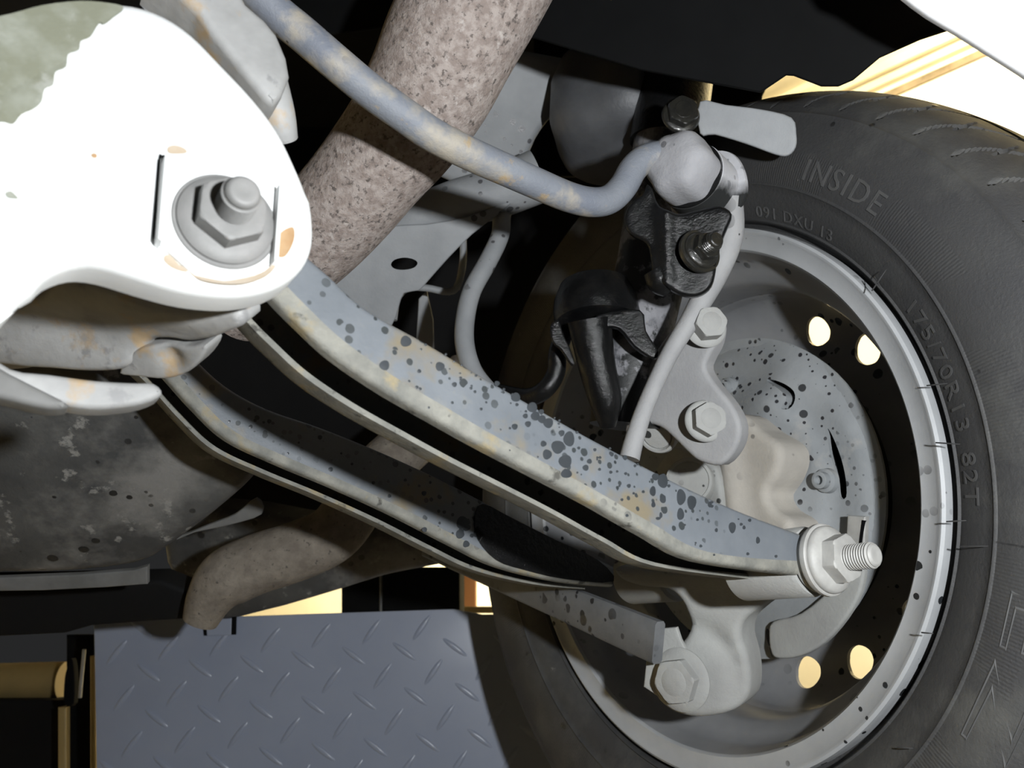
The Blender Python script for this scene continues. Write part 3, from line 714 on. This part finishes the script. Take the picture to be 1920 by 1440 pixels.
# ---------------------------------------------------------------- crossmember
cm = top('crossmember', 'overexposed white painted rear crossmember at the left holding the big nut', 'crossmember', P1-AX*.05)
fp = Plane(P1-AX*.001, AX)
nb = fp.ab(420, 400)
lf = fp.ab(0, 150)
rim_pts = [fp.ab(*q) for q in [(300, 560), (400, 578), (480, 574), (550, 532), (582, 480), (586, 420)]]
tl0 = fp.ab(150, 150); tln = (fp.ab(0, 0)-fp.ab(180, 180)).normalized(); bl0 = fp.ab(120, 440)
def fb(a, b):
    d = math.hypot(a-nb.x, b-nb.y); h = 0
    t = max(0, ((V((a, b))-tl0).dot(tln))); h -= 9*t*t            # falls away to the upper left
    t = max(0, bl0.y+.004-b); k = 1/(1+math.exp((a-fp.ab(190, 520).x)/.006)); h -= 22*t*t*k
    m = min((V((a, b))-q).length for q in fp_curve)
    h += .0022*math.exp(-(m/.0032)**2)
    return h
fp_curve = cr([fp.ab(*q) for q in [(180, 478), (260, 500), (330, 528), (400, 541), (465, 540), (522, 515), (555, 470), (566, 425), (562, 380)]], 8)
mb = stamp(MB(), [(-120, 20), (-40, 24), (30, 12), (100, -6), (180, -10), (250, -2), (310, 22), (365, 60), (420, 116), (480, 180), (525, 240), (555, 300), (578, 358), (588, 425), (583, 475), (558, 514), (512, 542), (450, 554), (390, 552), (330, 542), (260, 522), (190, 500), (135, 495), (85, 512), (40, 545), (-120, 590)],
           fp, h=.014, r=.0045, bump=fb, grid=.0035); obj('face_plate', mb, 'white', cm, label='bright white painted face plate', smooth=60)
mb = stamp(MB(), [(302, 296), (345, 290), (430, 292), (490, 316), (519, 350), (514, 490), (480, 515), (420, 528), (365, 515), (292, 450)], fp, h=.002, r=.0006, off=.0017, smooth=1, ds=.003); obj('cam_guide_plate', mb, 'white', cm)
mb = stamp(MB(), [(309, 292), (317, 292), (304, 452), (296, 446)], fp, h=.006, r=.0004, off=.0064, smooth=1); obj('guide_tab', mb, 'white', cm)
mb = stamp(MB(), [(524, 345), (533, 352), (523, 482), (514, 490)], fp, h=.006, r=.0004, off=.0060, smooth=1); obj('guide_tab', mb, 'white', cm)
M['chip'] = mat('rust_chip', (.30, .17, .075), (.36, .24, .13), 90, rough=.85, bump=(400, .0003))
M['chippale'] = mat('pale_rust_stain', (.36, .29, .21), (.40, .34, .27), 90, rough=.85)
M['worn'] = mat('olive_worn_paint', (.16, .165, .12), (.24, .25, .21), 45, (.4, .6), rough=.8, bump=(300, .0003), dirt=[((.26, .265, .23), 60, .56, .64, 5.0)])
def patch(nm, pts, m, off=.0003, parent=None, label=None):
    stamp_ = stamp(MB(), pts, fp, h=.0004, r=0, bump=fb, grid=.003, off=off, smooth=3, ds=.0015)
    return obj(nm, stamp_, m, parent or cm, label=label)
random.seed(3)
ol = [(-120, 30), (-40, 34), (20, 24), (80, 8), (150, 0), (205, 4), (232, 12)]
edge = [(214, 28), (196, 42), (186, 40), (170, 66), (152, 74), (148, 92), (128, 100), (124, 124), (104, 134), (100, 158), (84, 166), (78, 190), (62, 204), (40, 214), (24, 232), (0, 228), (-40, 246), (-120, 250)]
patch('worn_paint_patch', ol+edge, 'worn', label='olive grey worn paint at the upper left')
patch('rust_chip', [(516, 462), (524, 440), (535, 430), (548, 428), (550, 446), (544, 466), (534, 482), (524, 484), (518, 476)], 'chip')
patch('rust_chip', [(315, 276), (328, 272), (346, 278), (350, 286), (330, 288), (316, 286)], 'chippale')
patch('rust_chip', [(171, 290), (176, 287), (182, 290), (181, 295), (174, 295)], 'chip')
patch('rust_chip', [(10, 362), (20, 358), (30, 366), (34, 372), (24, 372), (14, 370)], 'worn')
patch('rust_chip', [(308, 480), (318, 478), (336, 496), (352, 506), (346, 512), (322, 504), (308, 490)], 'chippale')
patch('rust_streak', [(352, 508), (372, 514), (400, 522), (430, 526), (462, 522), (490, 512), (510, 498), (514, 504), (496, 522), (462, 534), (430, 537), (396, 534), (368, 526)], 'chippale')
patch('guide_gap_shade', [(298, 292), (304, 291), (310, 294), (306, 340), (302, 390), (298, 445), (293, 448), (287, 442), (291, 390), (295, 340)], 'black', off=.0005)  # shade in the gap beside the guide tab, laid on as black
RS = [(332, 279, 14, 5), (535, 455, 12, 24), (178, 292, 4, 4), (20, 366, 8, 6), (313, 490, 4, 6), (340, 500, 14, 6)]
def fixp(x, y): 
    a = fp.ab(x, y); return a
lowp = Plane(P(300, 620, .285), (-.28, -.78, -.50))
lb0 = lowp.ab(350, 590)
mb = stamp(MB(), [(60, 560), (105, 530), (165, 528), (235, 552), (300, 574), (370, 588), (435, 582), (452, 612), (420, 628), (390, 642), (340, 655), (300, 650), (262, 655), (245, 680), (222, 700), (160, 702), (90, 696), (20, 690), (-60, 670), (-60, 590)],
           lowp, h=.012, r=.003, grid=.004, bump=lambda a, b: -.006*math.exp(-((b-lowp.ab(200, 640).y)/.010)**2)); obj('lower_flange', mb, 'whitedirty', cm, smooth=60)
mb = stamp(MB(), [(222, 700), (248, 660), (300, 648), (345, 652), (384, 648), (378, 672), (350, 700), (310, 712), (260, 708)], lowp, h=.010, r=.0015, off=-.004, bump=lambda a, b: -.003*math.exp(-((V((a, b))-lowp.ab(305, 680)).length/.005)**2)); obj('bushing_cup', mb, 'whitedirty', cm)
lowp2 = Plane(P1-AX*.052, AX)
mb = stamp(MB(), [(-60, 640), (20, 690), (90, 700), (180, 712), (250, 716), (290, 718), (305, 738), (270, 756), (210, 765), (150, 764), (90, 750), (30, 735), (-60, 700)], lowp2, h=.010, r=.002); obj('bottom_flange', mb, 'whitedirty', cm)
mb = stamp(MB(), [(-60, 640), (0, 688), (60, 720), (130, 758), (90, 765), (0, 745), (-60, 735)], lowp2, h=.01, r=.002, off=.006); obj('gusset', mb, 'seam', cm)
mb = tube(MB(), [P(-200, 480, .36), P(0, 520, .36), P(120, 500, .36), P(260, 460, .36)], [.045, .042, .036, .028], 40, 5); obj('beam_body', mb, 'whitedirty', cm)
ub = Plane(P(450, 80, .292), AX)
mb = stamp(MB(), [(280, -60), (330, -20), (370, 20), (400, 62), (450, 125), (498, 182), (515, 196), (532, 176), (546, 140), (540, 105), (522, 62), (500, 35), (465, 5), (430, -60)], ub, h=.020, r=.0035, grid=.004, smooth=1)
obj('upper_brace', mb, 'whitedirty', cm, label='white painted brace with flaking patches above the face plate')
mb = tube(MB(), [P(500, 150, .315), P(520, 215, .315), P(530, 260, .32)], [.008, .007, .006], 20, 3); obj('brace_fold', mb, 'whitedirty', cm)

# ---------------------------------------------------------------- exhaust
ex = [(960, -140, .425), (905, -30, .43), (850, 70, .433), (808, 160, .440), (760, 240, .450), (705, 310, .458), (650, 378, .466), (590, 440, .476), (520, 500, .49), (440, 560, .51)]
mb = tube(MB(), [P(*q) for q in ex], [.037, .0365, .036, .0345, .0325, .0305, .030, .030, .030, .030], 64, 6)
obj('exhaust_pipe', mb, 'exhaust', label='thick rust-pitted exhaust pipe passing under the stabilizer bar at the top', cat='exhaust pipe')
ex2 = [(880, 700, .78), (800, 800, .74), (715, 880, .70), (668, 945, .675), (625, 1000, .665), (560, 1032, .66), (480, 1058, .655), (425, 1085, .65), (395, 1120, .648), (375, 1165, .648)]
mb = tube(MB(), [P(*q) for q in ex2], [.024]*5+[.0245, .0245, .0240, .019, .014], 48, 6)
obj('exhaust_pipe', mb, 'exhaust_far', label='lower brown curved exhaust pipe end above the tread plate', cat='exhaust pipe')

# ---------------------------------------------------------------- body panels
rail = top('body_rail', 'grey painted underbody rail and brace behind the exhaust pipe, with an oval hole', 'body rail', P(700, 590, .60))
mb = stamp(MB(), [(800, 90), (900, 85), (1010, 100), (1100, 118), (1175, 132), (1120, 170), (1060, 200), (1015, 245), (990, 300), (980, 360), (900, 350), (820, 330), (770, 250)], Plane(P(960, 220, .62), (.1, -.9, -.35)), h=.02, r=.006); obj('rail_face', mb, 'body', rail)
mb = tube(MB(), [P(1010, 330, .60), P(930, 362, .60), P(850, 385, .60), P(770, 415, .60), P(715, 440, .60)], [.020, .019, .018, .016, .012], 32, 5); obj('rail_fold', mb, 'body', rail)
bpn = Plane(P(780, 470, .585), (.12, -.95, -.2))
mb = stamp(MB(), [(560, 560), (600, 500), (660, 455), (720, 425), (800, 420), (880, 405), (930, 385), (968, 372), (930, 405), (885, 440), (840, 485), (802, 528), (785, 545), (758, 550), (748, 575), (735, 610), (700, 630), (640, 640)], bpn, h=.003, r=.0012,
           holes=[[(733, 496), (740, 487), (758, 483), (775, 486), (783, 493), (776, 502), (758, 506), (740, 504)]], smooth=2); obj('brace_plate', mb, 'body', rail)

# black inner wheelhouse and floor pan beyond
mb = stamp(MB(), [(500, -250), (1200, -250), (1850, -250), (1800, 20), (1778, 55), (1726, 72), (1650, 106), (1600, 148), (1572, 160), (1540, 160), (1488, 140), (1474, 139), (1425, 172), (1200, 130), (1000, 70), (800, 40), (500, 80)],
           Plane(P(1500, 60, .43), (-.35, -.93, -.10)), h=.003, r=.001, smooth=1); obj('wheel_arch_liner', mb, 'black', label='black plastic wheel arch liner above the tyre with a wavy lower edge', cat='arch liner')
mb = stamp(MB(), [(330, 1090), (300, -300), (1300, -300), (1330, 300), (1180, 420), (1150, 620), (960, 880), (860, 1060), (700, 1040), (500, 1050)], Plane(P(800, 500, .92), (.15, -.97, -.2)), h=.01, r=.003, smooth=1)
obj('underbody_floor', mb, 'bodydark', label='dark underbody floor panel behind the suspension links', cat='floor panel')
tk = Plane(P(200, 900, .50), (.15, -.85, -.55))
tkc = tk.ab(120, 880)
mb = stamp(MB(), [(-200, 640), (0, 660), (150, 690), (280, 740), (370, 810), (440, 860), (482, 888), (470, 915), (420, 960), (370, 1000), (310, 1045), (262, 1075), (150, 1092), (0, 1098), (-200, 1098)],
           tk, h=.03, r=.010, grid=.008, bump=lambda a, b: -.6*((a-tkc.x)**2)*.6-.9*(b-tkc.y)**2); obj('fuel_tank', mb, 'tank', label='mottled dark grey fuel tank at the lower left', cat='fuel tank')
mb = stamp(MB(), [(-200, 1090), (0, 1084), (150, 1078), (250, 1070), (276, 1062), (276, 1096), (200, 1102), (80, 1108), (-200, 1112)], Plane(P(100, 1090, .56), (0, -.9, -.3)), h=.004, r=.0012, smooth=1)
obj('tank_strap', mb, 'seam', label='pale flat strap under the fuel tank', cat='strap')
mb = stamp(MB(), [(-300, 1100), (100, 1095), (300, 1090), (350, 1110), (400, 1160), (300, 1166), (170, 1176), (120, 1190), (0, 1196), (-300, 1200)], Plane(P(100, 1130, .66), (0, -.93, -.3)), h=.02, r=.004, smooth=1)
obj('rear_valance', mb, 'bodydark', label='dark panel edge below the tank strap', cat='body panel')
mb = stamp(MB(), [(300, 1000), (420, 960), (560, 980), (700, 1000), (800, 1010), (880, 1030), (868, 1050), (825, 1064), (760, 1076), (715, 1086), (640, 1110), (560, 1134), (500, 1150), (400, 1168), (340, 1120)], Plane(P(560, 1080, .80), (0, -.93, -.3)), h=.03, r=.010, smooth=2)
obj('spare_wheel_well', mb, 'hose' if False else 'tankdark' if 'tankdark' in M else 'tank', label='grey rounded spare wheel well behind the lower exhaust pipe', cat='wheel well')
mb = stamp(MB(), [(480, 935), (440, 965), (390, 985), (330, 1010), (360, 1000), (430, 985), (490, 965)], Plane(P(420, 970, .60), (0, -.95, -.3)), h=.003, r=.001); obj('tank_bracket', mb, 'seam', label='thin pale bracket edge right of the fuel tank', cat='bracket')
mb = stamp(MB(), [(1000, 20), (1420, 20), (1436, 120), (1430, 186), (1416, 230), (1330, 330), (1000, 330)], Plane(P(1230, 180, .72), (-.1, -.98, -.1)), h=.01, r=.003, smooth=1)
obj('wheelhouse_panel', mb, 'black', label='black wheelhouse panel behind the spring seat', cat='body panel')
# fender
mb = stamp(MB(), [(1640, -60), (1690, -12), (1745, 30), (1800, 62), (1860, 100), (1920, 138), (2000, 190), (2150, 260), (2300, 200), (2300, -250), (1700, -250)], Plane(P(1850, 60, .34), (-.1, -.95, -.25)), h=.006, r=.003, smooth=2)
obj('fender_panel', mb, 'fender', label='glaring white body panel edge in the top right corner, out of focus', cat='fender')

# ---------------------------------------------------------------- hoses and lines
mb = tube(MB(), [P(985, 330, .60), P(945, 390, .60), P(938, 440, .59), P(915, 490, .58), P(885, 545, .57), P(872, 600, .56), P(872, 650, .55), P(888, 700, .54), P(920, 740, .53)], .0068, 20, 6)
obj('brake_hose', mb, 'body', label='long dusty grey brake hose curving down behind the near link', cat='hose')
mb = tube(MB(), [P(930, 735, .52), P(985, 745, .51), P(1020, 732, .50), P(1042, 700, .50), P(1046, 660, .50), P(1060, 620, .505)], .0058, 20, 6)
obj('brake_hose', mb, 'oily', label='short glossy black hose curling above the near link', cat='hose')
mb = tube(MB(), [P(868, 440, .66), P(867, 500, .66), P(850, 545, .66), P(800, 540, .655), P(765, 540, .65), P(745, 560, .645), P(738, 600, .64)], .0030, 12, 5)
obj('brake_line', mb, 'body', label='thin bent metal brake line beside the body brace', cat='pipe')
mb = stamp(MB(), [(785, 560), (800, 545), (812, 600), (815, 720), (790, 720), (780, 640)], Plane(P(800, 620, .70), (0, -1, -.1)), h=.004, r=.001, smooth=1); obj('support_strap', mb, 'body', label='narrow grey vertical strap below the body brace', cat='strap')

# ---------------------------------------------------------------- lift plate and things below
plt = top('tread_plate', 'blue-grey steel tread plate panel below the car', 'tread plate', P(560, 1440, .86))
pp = Plane(P(560, 1300, .86), R3.transposed() @ V((0.02, -1, 0)), R3.transposed() @ V((1, 0, 0)))
OUT = [(176, 1166), (380, 1158), (640, 1149), (850, 1142), (905, 1152), (1000, 1150), (1300, 1145), (1300, 1700), (186, 1700), (181, 1440)]
mb = stamp(MB(), OUT, pp, h=.006, r=.0008, smooth=1, grid=.08)
obj('panel', mb, 'plate', plt, smooth=30)
# raised lozenges, alternating directions
def lozenge(mb, c, ang, L=.0165, wd_=.0032, h=.0016):
    n = 12; k = len(mb.v); ca, sa = math.cos(ang), math.sin(ang)
    for ring, (s, hh) in enumerate([(1, 0), (.75, h*.75), (.35, h)]):
        for i in range(n):
            t = 2*math.pi*i/n; x = L*math.cos(t)*(s if ring else 1); y = wd_*math.sin(t)*s
            mb.v.append(pp.pt(c.x+x*ca-y*sa, c.y+x*sa+y*ca, hh))
    for g in range(2):
        for i in range(n): j = (i+1) % n; mb.f.append((k+g*n+i, k+g*n+j, k+(g+1)*n+j, k+(g+1)*n+i))
    mb.f.append(tuple(range(k+2*n, k+3*n)))
o00 = pp.ab(278, 1261); ea = pp.ab(375, 1253)-o00; eb = pp.ab(293, 1347)-o00
count = 0
dn = []
for i in range(-3, 14):
    for j in range(-3, 8):
        for typ in (0, 1):
            c = o00+ea*i+eb*j
            if typ: c = c+ea*.46-eb*.50+V((0, 0))
            q = pp.pt(c.x, c.y); X = 960+F*q.x/q.y; Y = 720-F*q.z/q.y
            if X < 196 or X > 1090 or Y < 1172 or Y > 1475: continue
            if 370 < X < 450 and Y < 1200: continue
            dn.append((c, typ))
proto = [None, None]
for c, typ in dn:
    if proto[typ] is None:
        m_ = MB(); lozenge(m_, c, math.radians(-38 if typ == 0 else 52)); proto[typ] = (obj('raised_lozenge', m_, 'plate', plt, smooth=60), c)
    else:
        o, c0 = proto[typ]; d = o.copy(); S.collection.objects.link(d); d.parent = plt
        d.location = R3 @ (pp.e1*(c.x-c0.x)+pp.e2*(c.y-c0.y))
mb = stamp(MB(), [(378, 1153), (442, 1151), (441, 1190), (382, 1192)], pp, h=.006, r=.001, off=.004, smooth=1); obj('latch_frame', mb, 'black', plt)
mb = stamp(MB(), [(386, 1160), (434, 1158), (433, 1191), (388, 1192)], pp, h=.003, r=.0005, off=.005, smooth=1); obj('latch_window', mb, 'plate', plt)
def cbox(name, x0, y0, x1, y1, d, dep, m, label=None, cat=None, parent=None):
    pl = Plane(P((x0+x1)/2, (y0+y1)/2, d), R3.transposed() @ V((0, -1, 0)))
    mb = stamp(MB(), [(x0, y0), (x1, y0), (x1, y1), (x0, y1)], pl, h=dep, r=.002, smooth=1)
    return obj(name, mb, m, parent, label=label, cat=cat)
lb = top('lift_support', 'black steel lift arm block standing behind the top edge of the tread plate', 'lift arm', P(750, 1160, 1.0))
cbox('support_box', 640, 1078, 714, 1165, 1.0, .1, 'black', parent=lb); cbox('support_box', 717, 1063, 862, 1165, .99, .1, 'black', parent=lb); cbox('box_seam', 711, 1074, 717, 1160, .995, .02, 'seam', parent=lb)
cbox('lift_post', 862, 1030, 892, 1330, 2.3, .08, 'orange', 'narrow orange post seen between the lift arm and the tyre', 'post')
cbox('yellow_rail', 846, 1137, 936, 1150, 1.3, .02, 'brown', 'small bright yellow rail above the right end of the tread plate', 'rail')
# lower left machinery
mb = tube(MB(), [P(-300, 1282, 1.15), P(-50, 1280, 1.15), P(122, 1276, 1.15)], .026, 32, 3); obj('lift_roller', mb, 'brown', label='brown-yellow horizontal steel tube at the lower left edge', cat='tube')
lc = top('lift_carriage', 'dark steel lift carriage left of the tread plate', 'lift carriage', P(80, 1500, 1.0))
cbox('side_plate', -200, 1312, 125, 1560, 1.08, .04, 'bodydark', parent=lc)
cbox('upright', 124, 1190, 176, 1560, 1.02, .03, 'black', parent=lc)
cbox('guide_rail', 108, 1326, 124, 1560, 1.0, .02, 'brown', parent=lc); cbox('guide_rail', 168, 1230, 179, 1560, .90, .015, 'brown', parent=lc)
pl_ = Plane(P(140, 1260, .98), R3.transposed() @ V((0, -1, 0)))
mb = stamp(MB(), [(134, 1234), (139, 1262), (138, 1318), (120, 1318), (121, 1270), (128, 1245)], pl_, h=.01, r=.001); obj('lever', mb, 'black', lc)
mb = tube(MB(), [P(158, 1218, .96), P(153, 1270, .96), P(150, 1308, .96)], .0020, 12, 3); obj('steel_pin', mb, 'steel', lc, label='thin shiny steel pin')

# the car's floor and outer side above the phone, out of the frame: they shade the wheel well from the added wall fills
obj('car_body_floor', box(MB(), (-1.3, -.6, 2.02), (.30, 3.0, 2.06)), 'bodydark', label='dark floor of the car body above everything', cat='car body', world=True)
